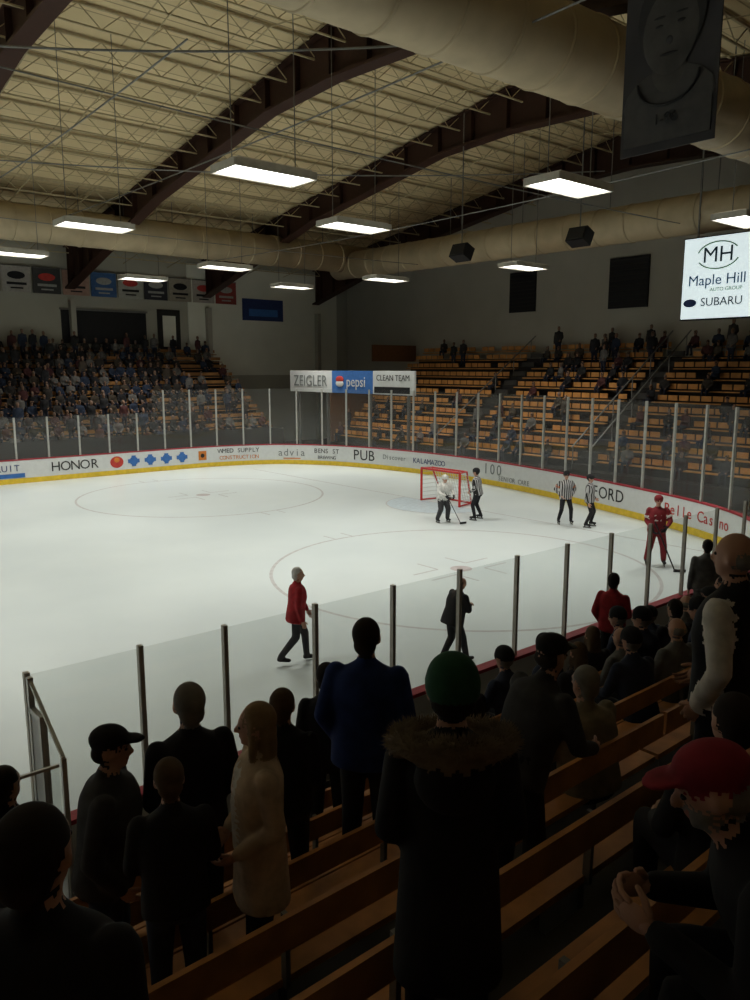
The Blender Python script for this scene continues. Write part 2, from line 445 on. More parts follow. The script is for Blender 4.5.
for (a, c, sag, r) in (((-1, 14, 12.3), (14, 4, 13.2), .5, .025), ((2, 22, 12.0), (24, 11, 12.8), .4, .022), ((4, 6, 11.0), (4, 30, 11.0), .3, .018), ((18, 0, 11), (18, 32, 11), .3, .018), ((0, 10.2, 11.3), (30, 10.2, 11.3), .15, .018), ((0, 26, 11.2), (30, 26, 11.2), .15, .018), ((10.6, 0, 12.4), (10.6, 34, 12.4), .2, .022)):
    a = V(a); c = V(c); pts = []
    for k in range(13):
        t = k / 12; p = a.lerp(c, t); p.z -= sag * 4 * t * (1-t); pts.append(p)
    B.tube(pts, [r]*13, M_steel, 6, cap=False)
B.obj("ceiling_cables")

# ------------------------------------------------------------------ light fixtures
M_lamp = mat("lamp_diffuser", (1.0, .98, .92), emit=5.0, noise=0)
M_house = mat("lamp_housing", (.5, .48, .42), .5)
seen = [(7.9, 9.7), (14.6, 5.7), (14.0, 13.8), (7.4, 19.3), (16.1, 26), (15.2, 33.0), (25.1, 24.9), (26.6, 16.9), (23.5, 31.3), (7.3, 27.6), (22.8, 4.9)]
unseen_added = [(-1.5, 9), (-1.5, 18), (-1.5, 27), (-11, 8), (-11, 17), (-11, 26), (-20, 8), (-20, 17), (-20, 26)]  # fixtures added out of view so the ice is lit evenly
for (x, y) in seen + unseen_added:
    B = MB(); z = 10.0
    B.box((0, 0, .13), (2.1, 1.0, .12), M_house)
    for sx in (-1, 1): B.box((sx*1.15, 0, .06), (.04, 1.1, .18), M_house)
    for sy in (-1, 1): B.box((0, sy*.55, .06), (2.3, .04, .18), M_house)
    B.box((0, 0, .03), (2.24, 1.04, .02), M_lamp)
    for sx in (-1, 1):
        B.beam((sx*.9, 0, .15), (sx*.9, 0, roofz(y) - z - .1), .02, .02, M_steel)
        B.beam((sx*.9, -.4, .18), (sx*.9, .4, .18), .03, .03, M_steel)
    o = B.obj("hanging_light_fixture", loc=(x, y, z))
    L = bpy.data.lights.new("fixture_lamp", 'AREA'); L.shape = 'RECTANGLE'; L.size = 2.2; L.size_y = 1.0
    L.energy = 232; L.color = (1.0, .975, .88); L.spread = math.radians(122)
    lo = bpy.data.objects.new("fixture_lamp", L); sc.collection.objects.link(lo); lo.parent = o; lo.location = (0, 0, -.03)

for X, Y, z in ((3.9, 36.3, 10.5), (8.4, 33.3, 10.7)):
    x, y = G(X, Y); B = MB(); T = Matrix.Rotation(math.radians(25), 4, 'Y')
    B.box((0, 0, 0), (.55, .9, .6), M_black, T); B.box((-.29, 0, 0), (.04, .8, .5), M_concd, T)
    B.beam((0, 0, .3), (0, 0, roofz(y) - z), .04, .04, M_steel)
    B.obj("hanging_loudspeaker", loc=(x, y, z))

# ------------------------------------------------------------------ signs
M_sign = mat("sign_lit_white", (.78, .90, .93), emit=.70, noise=.02)
B = MB(); B.box((28.2, 8.3, 8.95), (.35, 2.95, 3.25), M_black); B.box((28.0, 8.3, 8.95), (.04, 2.85, 3.15), M_sign)
for y in (7.3, 9.3): B.beam((28.2, y, 10.5), (28.2, y, roofz(y)), .06, .06, M_steel)
sg = B.obj("video_display_sign")
C_dk = mat("sign_dark_text", (.02, .05, .08)); C_gn = mat("sign_green", (.12, .32, .12)); C_sb = mat("sign_blue", (.04, .15, .35))
text("sign_text_logo", "MH", .85, (27.96, 8.3, 9.8), (0, -1, 0), C_dk, sg)
text("sign_text_name", "Maple Hill", .58, (27.96, 8.3, 8.85), (0, -1, 0), C_sb, sg)
text("sign_text_kind", "AUTO GROUP", .2, (27.96, 7.9, 8.48), (0, -1, 0), C_gn, sg)
text("sign_text_maker", "SUBARU", .46, (27.96, 8.05, 8.0), (0, -1, 0), C_dk, sg)
B = MB()
for a0, a1 in ((.3, 2.6), (3.5, 5.8)):
    pts = [(27.96, 8.3 + .85*math.cos(a0 + (a1-a0)*k/12), 9.8 + .52*math.sin(a0 + (a1-a0)*k/12)) for k in range(13)]
    B.tube(pts, [.025]*13, C_gn, 6)
B.ell((27.96, 9.35, 8.0), (.02, .28, .16), C_navy)
B.obj("sign_emblem", parent=sg)

B = MB()
B.box((25.7, 32.6, 4.6), (.12, 4.4, 1.3), M_white); B.box((25.7, 28.5, 4.6), (.12, 3.8, 1.3), C_blue); B.box((25.7, 24.9, 4.6), (.12, 3.4, 1.3), M_white)
for y in (23.8, 27, 31, 34): B.box((25.8, y, 2.1), (.14, .14, 4.2), M_steel)
B.box((25.62, 25.0, 4.2), (.04, 2.9, .35), M_black)
zs = B.obj("corner_advertising_sign")
B = MB(); B.ell((25.6, 29.6, 4.75), (.05, .38, .2), C_redt); B.ell((25.6, 29.6, 4.5), (.05, .38, .2), M_white); B.obj("sign_roundel", parent=zs)
text("sign_text_dealer", "ZEIGLER", .95, (25.6, 32.6, 4.6), (0, -1, 0), C_gr, zs); text("sign_text_cola", "pepsi", .85, (25.6, 28.1, 4.6), (0, -1, 0), M_white, zs); text("sign_text_small", "CLEAN TEAM", .46, (25.6, 24.9, 4.85), (0, -1, 0), C_blk, zs)

cols = [((.42, .38, .34), "a"), ((.28, .05, .04), "b"), ((.40, .38, .35), "c"), ((.05, .05, .05), "d"), ((.40, .25, .20), "e"), ((.05, .12, .28), "f"), ((.42, .42, .38), "g"), ((.04, .04, .05), "h"), ((.34, .31, .25), "i")]
for k in range(11):
    c, nme = cols[k % 9]; B = MB(); s0 = 7.2 + k*1.72
    B.box((s0 + .8, FW_ - .15, 10.5), (1.6, .05, 1.45), mat("banner_" + nme, c))
    B.box((s0 + .8, FW_ - .15, 11.26), (1.64, .08, .06), M_steel)
    ln = M_black if c[0] > .3 else mat("banner_print", (.35, .35, .33))
    B.ell((s0 + .8, FW_ - .19, 10.72), (.5, .02, .22), C_redt if k % 3 == 0 else ln); B.box((s0 + .8, FW_ - .2, 10.25), (1.1, .02, .14), ln); B.box((s0 + .8, FW_ - .2, 10.0), (.7, .02, .08), ln)
    B.obj("wall_banner")
B = MB(); B.box((28.2, FW_ - .14, 9.5), (3.4, .06, 1.5), C_navy); B.box((28.2, FW_ - .19, 9.3), (2.4, .03, .5), C_blue); B.obj("wall_poster")
B = MB(); B.box((16.6, FW_ - .06, 7.9), (5.4, .08, 2.0), M_black); B.box((16.6, FW_ - .12, 8.95), (5.6, .06, .12), M_steel); B.obj("door_1")
B = MB(); B.box((20.9, FW_ - .06, 7.9), (1.6, .08, 2.6), M_concd); B.box((20.9, FW_ - .12, 7.8), (.9, .06, 2.0), M_wallLL); B.obj("door_2")
for nn, w, h in ((24.5, 2.0, 2.4), (17.2, 2.4, 2.7)):
    B = MB(); B.box((EW - .08, nn, 10.0), (.1, w, h), M_black)
    for k in range(10): B.box((EW - .16, nn, 10.0 - h/2 + (k+.5)*h/10), (.06, w - .1, .05), M_concd)
    B.obj("wall_louvre_vent")

# hanging portrait banner
B = MB(); x0 = 6.3; ya, yb = -2.42, -1.18
M_b1 = mat("banner_grey", (.075, .075, .085), nscale=2); M_b2 = mat("banner_mid", (.10, .10, .105)); M_b3 = mat("banner_face", (.105, .103, .103), nscale=3, noise=.25); M_b4 = mat("banner_dark", (.035, .035, .04)); M_b5 = mat("banner_hair", (.05, .05, .055))
yc = (ya + yb)/2
B.box((x0, yc, 9.45), (.02, yb - ya, 2.8), M_b1); B.box((x0, yc, 10.87), (.06, yb - ya + .1, .06), M_steel)
B.ell((x0 - .02, yc, 8.62), (.012, .60, .38), M_b2, nu=24); B.box((x0 - .02, yc, 8.35), (.016, 1.14, .4), M_b2)
B.ell((x0 - .025, yc, 8.95), (.012, .22, .3), M_b3, nu=20)
B.ell((x0 - .03, yc, 9.55), (.012, .44, .56), M_b5, nu=28, nv=14); B.ell((x0 - .036, yc, 9.40), (.012, .36, .50), M_b3, nu=28, nv=14)
for s_ in (-1, 1):
    B.ell((x0 - .045, yc + s_*.14, 9.46), (.01, .055, .02), M_b4); B.ell((x0 - .045, yc + s_*.14, 9.56), (.01, .08, .014), M_b4)
B.ell((x0 - .045, yc, 9.28), (.012, .045, .05), M_b1); B.ell((x0 - .045, yc, 9.13), (.012, .12, .018), M_b4)
pts = [(x0 - .045, yc + .40*math.cos(math.pi + math.pi*k/12), 8.86 + .30*math.sin(math.pi + math.pi*k/12)) for k in range(13)]
B.tube(pts, [.014]*13, M_b4, 6)
for y in (ya, yb): B.beam((x0, y, 10.9), (x0, y, roofz(y) - .1), .015, .015, M_steel)
pb = B.obj("hanging_portrait_banner")
text("banner_text", "1-96", .17, (x0 - .05, yc, 8.40), (0, -1, 0), M_b4, pb)

# ------------------------------------------------------------------ near stands
PITCHR = .75
def rowz(i): return 1.1 + .36*i
def rowrear(i): return -1.6 - PITCHR*(i+1)
B = MB()
B.box((-4, -.92, .225), (52, 1.36, .55), M_conc)
for i in range(14):
    B.box((-4, rowrear(i) + PITCHR/2, rowz(i)/2), (52, PITCHR, rowz(i)), M_conc)
B.obj("near_grandstand_steps")
for i in range(14):
    B = MB(); r = rowrear(i); z = rowz(i)
    for a in range(-28, 22, 5):
        for yo in (.13, .27): B.box((a + 2.49, r + yo, z + .42), (4.96, .125, .04), M_wood)
        B.box((a + 2.49, r + .035, z + .70), (4.96, .03, .16), M_wood)
    for a in np.arange(-27.5, 22, 1.25):
        B.box((a, r + .2, z + .2), (.05, .22, .4), M_steel); B.beam((a, r + .06, z + .4), (a, r + .055, z + .78), .04, .025, M_steel)
    B.obj("bleacher_bench")

# ------------------------------------------------------------------ far stands
B = MB(); farrows = []
for i in range(11):
    n0 = 33.3 + i*.76; z = .9 + i*.5; farrows.append((n0, z))
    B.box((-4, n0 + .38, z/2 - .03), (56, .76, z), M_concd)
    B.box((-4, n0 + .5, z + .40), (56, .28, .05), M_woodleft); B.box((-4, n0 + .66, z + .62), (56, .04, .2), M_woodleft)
B.box((-4, 33.2, .9), (56, .08, 1.8), M_concd)
B.obj("far_grandstand")
B = MB(); endrows = []
aisles = (5.05, 13.6, 22.4)
for i in range(11):
    s0 = 27 + i*.78; z = .8 + i*.52; endrows.append((s0, z))
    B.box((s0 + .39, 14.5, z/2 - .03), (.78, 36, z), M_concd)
    for a, c in ((-3, 4.5), (5.6, 13), (14.2, 21.8), (23, 32.5)):
        B.box((s0 + .5, (a+c)/2, z + .40), (.28, c-a, .05), M_woodfar)
        y = a
        while y < c - .3:
            if random.random() < .9: B.box((s0 + .68, y + .27, z + .62), (.04, .46, .24), M_woodfar)
            y += .54
    for a in aisles:
        B.box((s0 + .2, a, z + .13), (.38, .9, .26), M_conc)
for a in (4.6, 5.5, 13.1, 14.1, 22.9):
    B.beam((27, a, 1.8), (35.3, a, 7.3), .05, .05, M_steel)
    for i in range(0, 11, 2): B.beam((27.1 + i*.78, a, .8 + i*.52), (27.1 + i*.78, a, 1.85 + i*.52), .04, .04, M_steel)
B.obj("end_grandstand")
B = MB(); M_pan = mat("barrier_brown", (.15, .065, .028), .5)
for (x, y, z, w, h) in ((30.5, 33.6, 4.4, 5, 1.2), (33.5, 33.6, 6.4, 4, 1.1)):
    B.box((x, y, z), (w, .12, h), M_pan)
B.box((30.5, 33.7, 1.9), (5, .1, 3.8), M_pan)
B.obj("wooden_barrier")

# ------------------------------------------------------------------ people
PRE = {'down': ((.05, -.03, -.28), (.06, .04, -.53)), 'front': ((.05, -.04, -.27), (-.04, .15, -.42)), 'phone': ((.05, .02, -.27), (-.08, .24, -.20)),
       'cross': ((.06, .05, -.26), (-.13, .21, -.22)), 'hip': ((.14, -.08, -.23), (.0, .06, -.42)), 'fwd': ((.04, .08, -.27), (.02, .20, -.48)),
       'pocket': ((.075, -.06, -.27), (.0, .06, -.48)),
       'back': ((.05, -.12, -.25), (.05, -.16, -.50)), 'up': ((.10, .12, -.20), (.02, .17, .06)), 'lap': ((.07, .06, -.26), (-.03, .28, -.36)), 'stick': ((.10, .08, -.24), (-.02, .32, -.34))}

def cmat(key, col, rough=.85): return mat("cloth_" + key, col, rough, noise=.22, nscale=12)

def hand(B, w, d, side, m, sc_=1.0, X=None):
    d = d.normalized(); inward = V((-side, 0, 0))
    wd = V((0, 1, 0)) if abs(d.y) < .75 else V((0, 0, 1))
    wd = (wd - d*wd.dot(d)).normalized(); n = d.cross(wd)
    if n.dot(inward) < 0: n = -n
    M = Matrix((wd, n, d)).transposed().to_4x4(); M.translation = w
    B.tube([V(w) - d*.03, V(w) + d*.02], [.024*sc_, .026*sc_], m, 8)
    B.ell((0, 0, .055*sc_), (.042*sc_, .018*sc_, .056*sc_), m, M)
    for x, l in ((.031, .068), (.011, .078), (-.010, .073), (-.030, .056)):
        a = V((x, 0, .09))*sc_; b1 = a + V((0, .012, l*.5))*sc_; c = b1 + V((0, .026, l*.32))*sc_; e = c + V((0, .022, l*.1))*sc_
        B.tube([a, b1, c, e], [.0098*sc_, .009*sc_, .008*sc_, .0065*sc_], m, 7, M)
    a = V((.032, .004, .03))*sc_; b1 = a + V((.026, .014, .032))*sc_; c = b1 + V((.006, .014, .03))*sc_
    B.tube([a, b1, c], [.013*sc_, .011*sc_, .008*sc_], m, 7, M)

def build_person(top, pants, hair, inner=None, shoe=None, headwear='hair', hwcol=None, pose='stand', arms=('down', 'down'), lean=0, hyaw=0, hpitch=0,
                 bulk=1.0, hem=.86, voxel=.016, fur=None, skates=False, glove=None, extras=True, twist=0, sleeve=None, skin=None, pads=1.0, collar=True, beard=None, band=None):
    shoe = shoe or M_black; skin = skin or M_skin; sleeve = sleeve or top
    P = MB(); E = MB()
    drop = .43 if pose == 'sit' else 0.0
    piv = V((0, 0, .95 - drop))
    U = Matrix.Translation(piv) @ Matrix.Rotation(math.radians(-lean), 4, 'X') @ Matrix.Rotation(math.radians(twist), 4, 'Z') @ Matrix.Translation(-piv) @ Matrix.Translation((0, 0, -drop))
    neck = V((0, -.01, 1.50))
    Hm = U @ Matrix.Translation(neck) @ Matrix.Rotation(math.radians(lean*.6), 4, 'X') @ Matrix.Rotation(math.radians(hyaw), 4, 'Z') @ Matrix.Rotation(math.radians(-hpitch), 4, 'X') @ Matrix.Translation(-neck)
    b = bulk
    P.loft([(0, 0, .82, .15*b, .105*b), (0, 0, .95, .16*b, .11*b), (0, 0, 1.05, .145*b, .095*b)], pants, Matrix.Translation((0, 0, -drop)))
    hemz = max(hem, .86) if pose == 'sit' else hem
    sh = 1 + (b - 1)*.45
    P.loft([(0, 0, hemz, (.18 + (.9-hemz)*.06)*b, (.13 + (.9-hemz)*.05)*b), (0, 0, .97, .178*b, .125*b), (0, .005, 1.10, .165*b, .12*b), (0, .01, 1.25, .185*b, .128*b),
            (0, 0, 1.35, .195*sh, .12*b), (0, -.005, 1.41, .175*sh, .10*b), (0, -.01, 1.455, .115, .08), (0, -.01, 1.49, .065, .062)], top, U)
    if inner:
        P.loft([(0, .095*b, .92, .06, .05), (0, .10*b, 1.2, .065, .05), (0, .075*b, 1.40, .05, .05)], inner, U)
    if collar: P.tube([(0, -.02, 1.46), (0, -.014, 1.50)], [.070, .064], top, 14, U)
    P.tube([(0, -.012, 1.44), (0, .005, 1.56)], [.055, .052], skin, 12, U, step=.03)
    P.ell((0, -.002, 1.648), (.076, .096, .102), skin, Hm, 22, 16)
    P.ell((0, .032, 1.58), (.056, .062, .062), beard or skin, Hm, 18, 12)
    P.ell((0, .072, 1.545), (.026, .022, .022), beard or skin, Hm, 10, 8)
    P.ell((0, .082, 1.668), (.05, .014, .012), skin, Hm, 10, 6)
    P.tube([(0, .092, 1.65), (0, .114, 1.612)], [.010, .017], skin, 8, Hm)
    for s in (-1, 1): P.ell((s*.081, -.002, 1.628), (.013, .023, .033), skin, Hm, 10, 8)
    P.ell((0, .091, 1.578), (.024, .011, .008), M_lip, Hm, 8, 6)
    hc = hair
    if headwear in ('hair', 'long'):
        P.ell((0, -.024, 1.672), (.090, .100, .102), hc, Hm, 22, 16); P.ell((0, -.062, 1.60), (.074, .055, .065), hc, Hm, 16, 12)
    if headwear == 'long':
        P.loft([(0, -.07, 1.42, .075, .03), (0, -.062, 1.52, .088, .048), (0, -.05, 1.62, .085, .06)], hc, Hm)
        for s in (-1, 1): P.tube([(s*.07, .0, 1.68), (s*.084, .01, 1.57), (s*.080, .03, 1.44)], [.026, .026, .015], hc, 10, Hm, step=.03)
    if headwear == 'bald': P.ell((0, -.04, 1.622), (.085, .072, .05), hc, Hm, 18, 12)
    if headwear in ('cap', 'beanie', 'helmet'): P.ell((0, -.045, 1.61), (.084, .064, .055), hc, Hm, 18, 12)
    if headwear == 'cap':
        P.ell((0, -.010, 1.692), (.092, .110, .080), hwcol, Hm, 24, 16)
        P.ell((0, .112, 1.690), (.070, .078, .014), hwcol, Hm, 20, 8)
    if headwear == 'beanie':
        P.ell((0, -.012, 1.695), (.097, .112, .095), hwcol, Hm, 22, 16); P.loft([(0, -.012, 1.64, .099, .110), (0, -.012, 1.69, .102, .114)], hwcol, Hm)
    if headwear == 'helmet':
        P.ell((0, -.008, 1.695), (.108, .130, .098), hwcol, Hm, 22, 16)
        P.loft([(0, -.03, 1.62, .10, .10), (0, -.015, 1.70, .105, .12)], hwcol, Hm)
    sw = .178*sh
    for s, ar in ((-1, arms[0]), (1, arms[1])):
        e_, w_ = PRE[ar] if isinstance(ar, str) else ar
        Rl = Matrix.Rotation(math.radians(twist), 3, 'Z')
        S = U @ V((s*sw, -.005, 1.395))
        el = S + Rl @ V((s*e_[0], e_[1], e_[2])); wr = S + Rl @ V((s*w_[0], w_[1], w_[2]))
        P.tube([S, el, wr], [.063*sh*pads, .053*sh, .040*(.4 + .6*b)], sleeve, 14, step=.03)
        if band:
            q = S.lerp(el, .55); dq = (el - S).normalized(); P.tube([q - dq*.02, q + dq*.03], [.068*sh*pads]*2, band, 14, cap=False)
        if extras: hand(E, wr + (wr - el).normalized()*.02, wr - el, s, glove or skin, 1.35 if glove else 1.0)
        else: P.ell(tuple(wr + (wr - el).normalized()*.07), (.04, .04, .055), skin)
    if pose == 'sit': legs = [((.11, .43, .49), (.12, .40, .09)), ((.11, .43, .49), (.11, .43, .09))]
    elif pose == 'walk': legs = [((.09, .17, .51), (.09, .20, .10)), ((.09, -.02, .50), (.09, -.30, .16))]
    elif pose == 'walk2': legs = [((.09, .03, .50), (.09, -.20, .12)), ((.09, .17, .51), (.09, .27, .10))]
    elif pose == 'skate': legs = [((.16, .12, .52), (.20, .02, .16)), ((.16, .12, .52), (.20, -.04, .16))]
    elif pose == 'bend': legs = [((.11, .03, .50), (.13, .02, .09)), ((.11, .06, .50), (.13, .0, .09))]
    else: legs = [((.10, .025, .50), (.11, -.01, .09)), ((.10, .01, .50), (.11, .03, .09))]
    for s, (kn, an) in zip((-1, 1), legs):
        hip = V((s*.088, 0, .91 - drop)); K = V((s*kn[0], kn[1], kn[2])); A = V((s*an[0], an[1], an[2]))
        P.tube([hip, K, A], [.090*sh*pads, .066*sh*pads, .050*sh*pads], pants, 14, step=.03)
        tilt = -.06 if an[2] > .11 and not skates else 0
        P.tube([A + V((0, -.03, -.045)), A + V((s*.015, .15, -.05 + tilt*.4))], [.046, .038], shoe, 12, step=.03)
        if skates:
            E.box(tuple(A + V((s*.008, .05, -.13))), (.008, .27, .05), M_steel)
            for yy in (-.03, .12): E.box(tuple(A + V((s*.008, yy, -.09))), (.02, .04, .05), M_black)
    if fur:
        RF = .165
        for k in range(26):
            a = 2*math.pi*k/26
            P.ell((RF*1.15*math.cos(a), -.045 + RF*.9*math.sin(a), 1.47 - .03*math.sin(a) + random.uniform(-.01, .01)), (.05, .05, .045), fur, U)
        P.ell((0, -.15, 1.38), (.15, .075, .14), top, U)
        for k in range(2200):
            a = random.uniform(0, 2*math.pi); el_ = random.uniform(-.4, 2.6)
            c = V((RF*1.15*math.cos(a), -.045 + RF*.9*math.sin(a), 1.47 - .03*math.sin(a)))
            dr = V((math.cos(a)*math.cos(el_), math.sin(a)*math.cos(el_), math.sin(el_))); dr += V([random.uniform(-.35, .35) for _ in range(3)]); dr.normalize()
            p = U @ (c + dr*.04); q = U @ (c + dr*(.04 + random.uniform(.018, .038))); sx_ = V((.0022, 0, 0)); sy_ = V((0, .0022, .001))
            E.add([p + sx_, p - sx_ + sy_, p - sy_, q], [(0, 1, 3), (1, 2, 3), (2, 0, 3)], fur)
    if extras and voxel < .03:
        for s in (-1, 1):
            E.ell((s*.030, .084, 1.640), (.014, .010, .009), M_eye, Hm, 8, 6)
    me0 = P.mesh("tmp"); o = bpy.data.objects.new("tmp", me0); sc.collection.objects.link(o)
    r = o.modifiers.new("r", 'REMESH'); r.mode = 'VOXEL'; r.voxel_size = voxel
    dg = bpy.context.evaluated_depsgraph_get(); me = bpy.data.meshes.new_from_object(o.evaluated_get(dg))
    bvh = BVHTree.FromPolygons([v.co for v in me.vertices], [p.vertices for p in me.polygons])
    lab = [0]*len(P.v)
    for f, mi_ in zip(P.f, P.m):
        for i in f: lab[i] = mi_
    keep = []
    for i, p in enumerate(P.v):
        h = bvh.find_nearest(p)
        if h[3] is not None and h[3] < voxel*.55: keep.append(i)
    kd = kdtree.KDTree(len(keep))
    for i in keep: kd.insert(P.v[i], i)
    kd.balance()
    labs = [lab[kd.find(p.center)[1]] for p in me.polygons]
    o.modifiers.clear(); o.data = me
    sm = o.modifiers.new("s", 'SMOOTH'); sm.factor = .5; sm.iterations = 3 if voxel < .03 else 1
    dg = bpy.context.evaluated_depsgraph_get(); me2 = bpy.data.meshes.new_from_object(o.evaluated_get(dg))
    F = MB(); F.mats = list(P.mats); F.v = [v.co.copy() for v in me2.vertices]
    F.f = [list(p.vertices) for p in me2.polygons]; F.m = labs
    bpy.data.objects.remove(o)
    off = len(F.v); F.v += E.v
    for f, mi_ in zip(E.f, E.m): F.f.append([i + off for i in f]); F.m.append(F.mi(E.mats[mi_]))
    return F

def yaw_of(a): return YAW - math.radians(a)
def place(name, F, x, y, z, yaw, H):
    o = F.obj(name, True, loc=(x, y, z)); o.rotation_euler = (0, 0, yaw); k = H/1.75; o.scale = (k, k, k)
    return o
def survey(px, py, t, mode='stand'):
    u = (px - 375)/FPX; v = (500 - py)/FPX
    d = V((RT.x*u + FW.x*(CP + SP*v), RT.y*u + FW.y*(CP + SP*v), -SP + CP*v))
    p = CAM + d*t; i = max(0, min(12, int((-1.6 - p.y)/PITCHR)))
    tgt = rowrear(i) + (.53 if mode == 'stand' else .17)
    t2 = (tgt - CAM.y)/d.y; p = CAM + d*t2; z = rowz(i); h = p.z - z
    if mode == 'sit': h = h*1.75/1.32
    return p.x, p.y, z, max(1.35, min(1.95, h))
blk = cmat("black", (.014, .014, .017)); nav = cmat("navy", (.02, .028, .055)); jean = cmat("denim", (.035, .045, .075)); chr_ = cmat("charcoal", (.042, .042, .046))
blu = cmat("blue", (.014, .034, .15)); tan = cmat("tan_knit", (.52, .40, .29)); wht = cmat("white", (.66, .64, .62)); olv = cmat("olive", (.20, .165, .11)); redc = cmat("red", (.26, .02, .035))
grn = cmat("green", (.02, .085, .045)); gry = cmat("grey", (.13, .13, .13)); brn = cmat("brown", (.10, .065, .045)); redj = cmat("crimson", (.28, .015, .02))
h_dk = cmat("hair_dark", (.020, .014, .011)); h_br = cmat("hair_brown", (.11, .07, .042)); h_gy = cmat("hair_grey", (.20, .19, .175)); h_bl = cmat("hair_blonde", (.28, .19, .11)); h_wh = cmat("hair_white", (.5, .5, .48))
furm = cmat("fur_trim", (.19, .14, .09))

def sp(name, px, py, t, a, mode='stand', **kw):
    x, y, z, H = survey(px, py, t, 'sit' if mode == 'sit' else 'stand')
    if mode == 'bend': H *= 1.06
    F = build_person(pose=mode, **kw); return place(name, F, x, y, z, yaw_of(a), H)
sp("spectator_man_in_dark_cap", 98, 729, 4.15, 80, top=chr_, pants=jean, hair=h_dk, headwear='cap', hwcol=blk, arms=('pocket', 'pocket'), bulk=1.35, lean=6, voxel=.013)
sp("spectator_in_dark_hoodie", 34, 810, 1.7, 10, top=blk, pants=blk, hair=h_dk, arms=('front', 'front'), bulk=1.2, voxel=.013)
sp("spectator_in_black_coat", 5, 768, 4.2, 20, top=blk, pants=blk, hair=h_dk, arms=('front', 'front'), bulk=1.1)
sp("spectator_teenager", 170, 768, 3.6, -20, top=blk, pants=jean, hair=h_br, arms=('phone', 'phone'), lean=6, hpitch=15, bulk=1.12, voxel=.014)
sp("spectator_man_in_dark_jacket", 188, 685, 4.46, -30, top=blk, pants=blk, hair=h_gy, arms=('front', 'front'), bulk=1.12, voxel=.014)
sp("spectator_woman_in_cardigan", 257, 706, 3.86, -110, top=tan, pants=blk, hair=h_bl, inner=wht, headwear='long', arms=('front', 'front'), hem=.60, bulk=1.12, voxel=.011, hpitch=4, hyaw=-20)
sp("spectator_in_black_sweater", 283, 690, 4.9, 10, top=blk, pants=blk, hair=h_br, arms=('front', 'front'), bulk=1.12)
sp("spectator_child", 327, 664, 6.3, 0, top=blk, pants=blk, hair=h_dk)
sp("spectator_man_in_blue_jacket", 367, 620, 5.5, 10, top=blu, pants=blk, hair=h_dk, arms=('pocket', 'pocket'), bulk=1.28, voxel=.014, hem=.80)
sp("spectator_woman_in_fur_trimmed_coat", 453, 662, 2.5, 0, top=blk, pants=blk, hair=h_dk, headwear='beanie', hwcol=grn, arms=('front', 'front'), bulk=1.05, hem=.5, fur=furm, voxel=.013)
sp("spectator_man_leaning_in_cap", 521, 652, 4.1, 60, mode='bend', top=chr_, pants=blk, hair=h_dk, headwear='cap', hwcol=blk, arms=('lap', 'lap'), lean=24, bulk=1.2, voxel=.014)
sp("spectator_grey_haired_man_seated", 594, 671, 5.0, -30, mode='sit', top=olv, pants=blk, hair=h_gy, arms=('lap', 'lap'), bulk=1.4, lean=8, voxel=.014)
place("spectator_man_in_red_cap", build_person(blk, blk, h_gy, pose='sit', headwear='cap', hwcol=redc, beard=h_gy, arms=('phone', 'phone'), bulk=1.2, lean=36, hpitch=6, voxel=.010), -.865, -6.64, rowz(6), yaw_of(-75), 1.66)
sp("spectator_seated_in_black", 734, 696, 2.8, -10, mode='sit', top=blk, pants=blk, hair=h_dk, arms=('lap', 'lap'), bulk=1.1, voxel=.014)
sp("spectator_man_in_vest", 738, 533, 3.7, -45, top=blk, pants=blk, hair=h_gy, sleeve=wht, headwear='bald', arms=('pocket', 'front'), bulk=1.2, voxel=.013)
x, y = G(5.95, 13.97); place("spectator_man_in_grey_suit", build_person(gry, gry, h_dk, arms=('down', 'down'), bulk=1.15, voxel=.022), x, -.6, .5, yaw_of(10), 1.82)
x, y = G(3.68, 11.54); place("spectator_in_red_jacket", build_person(redj, blk, h_dk, arms=('pocket', 'phone'), bulk=1.15, voxel=.02), x + .08, -.75, .5, yaw_of(40), 1.78)

tops = [blk, chr_, nav, brn, blk, gry]
variants = []
for k in range(6):
    variants.append((dict(top=tops[k], pants=blk, hair=[h_dk, h_br, h_gy][k % 3], headwear=['hair', 'cap', 'beanie', 'hair', 'long', 'bald'][k], hwcol=[blk, blk, blk, blk, blk, blk][k], arms=('lap', 'lap'), lean=random.choice([4, 10, 16]), bulk=1.15, voxel=.02)))
vmesh = [build_person(pose='sit', **v).mesh("seated_fan", True) for v in variants]
def seat(s, i, k=None, yaw=None):
    k = random.randrange(6) if k is None else k
    o = bpy.data.objects.new("seated_spectator", vmesh[k]); sc.collection.objects.link(o)
    o.location = (s, rowrear(i) + .17, rowz(i)); o.rotation_euler = (0, 0, random.uniform(-.5, .3) if yaw is None else yaw); kk = random.uniform(.9, 1.02); o.scale = (kk, kk, kk)
for i, (a, c, p) in enumerate(((2.6, 15, .92), (3.4, 15, .9), (3.2, 13, .85), (4.2, 11, .65), (7.0, 10, .5))):
    s_ = a
    while s_ < c:
        if random.random() < p: seat(s_, i)
        s_ += random.uniform(.6, .75)

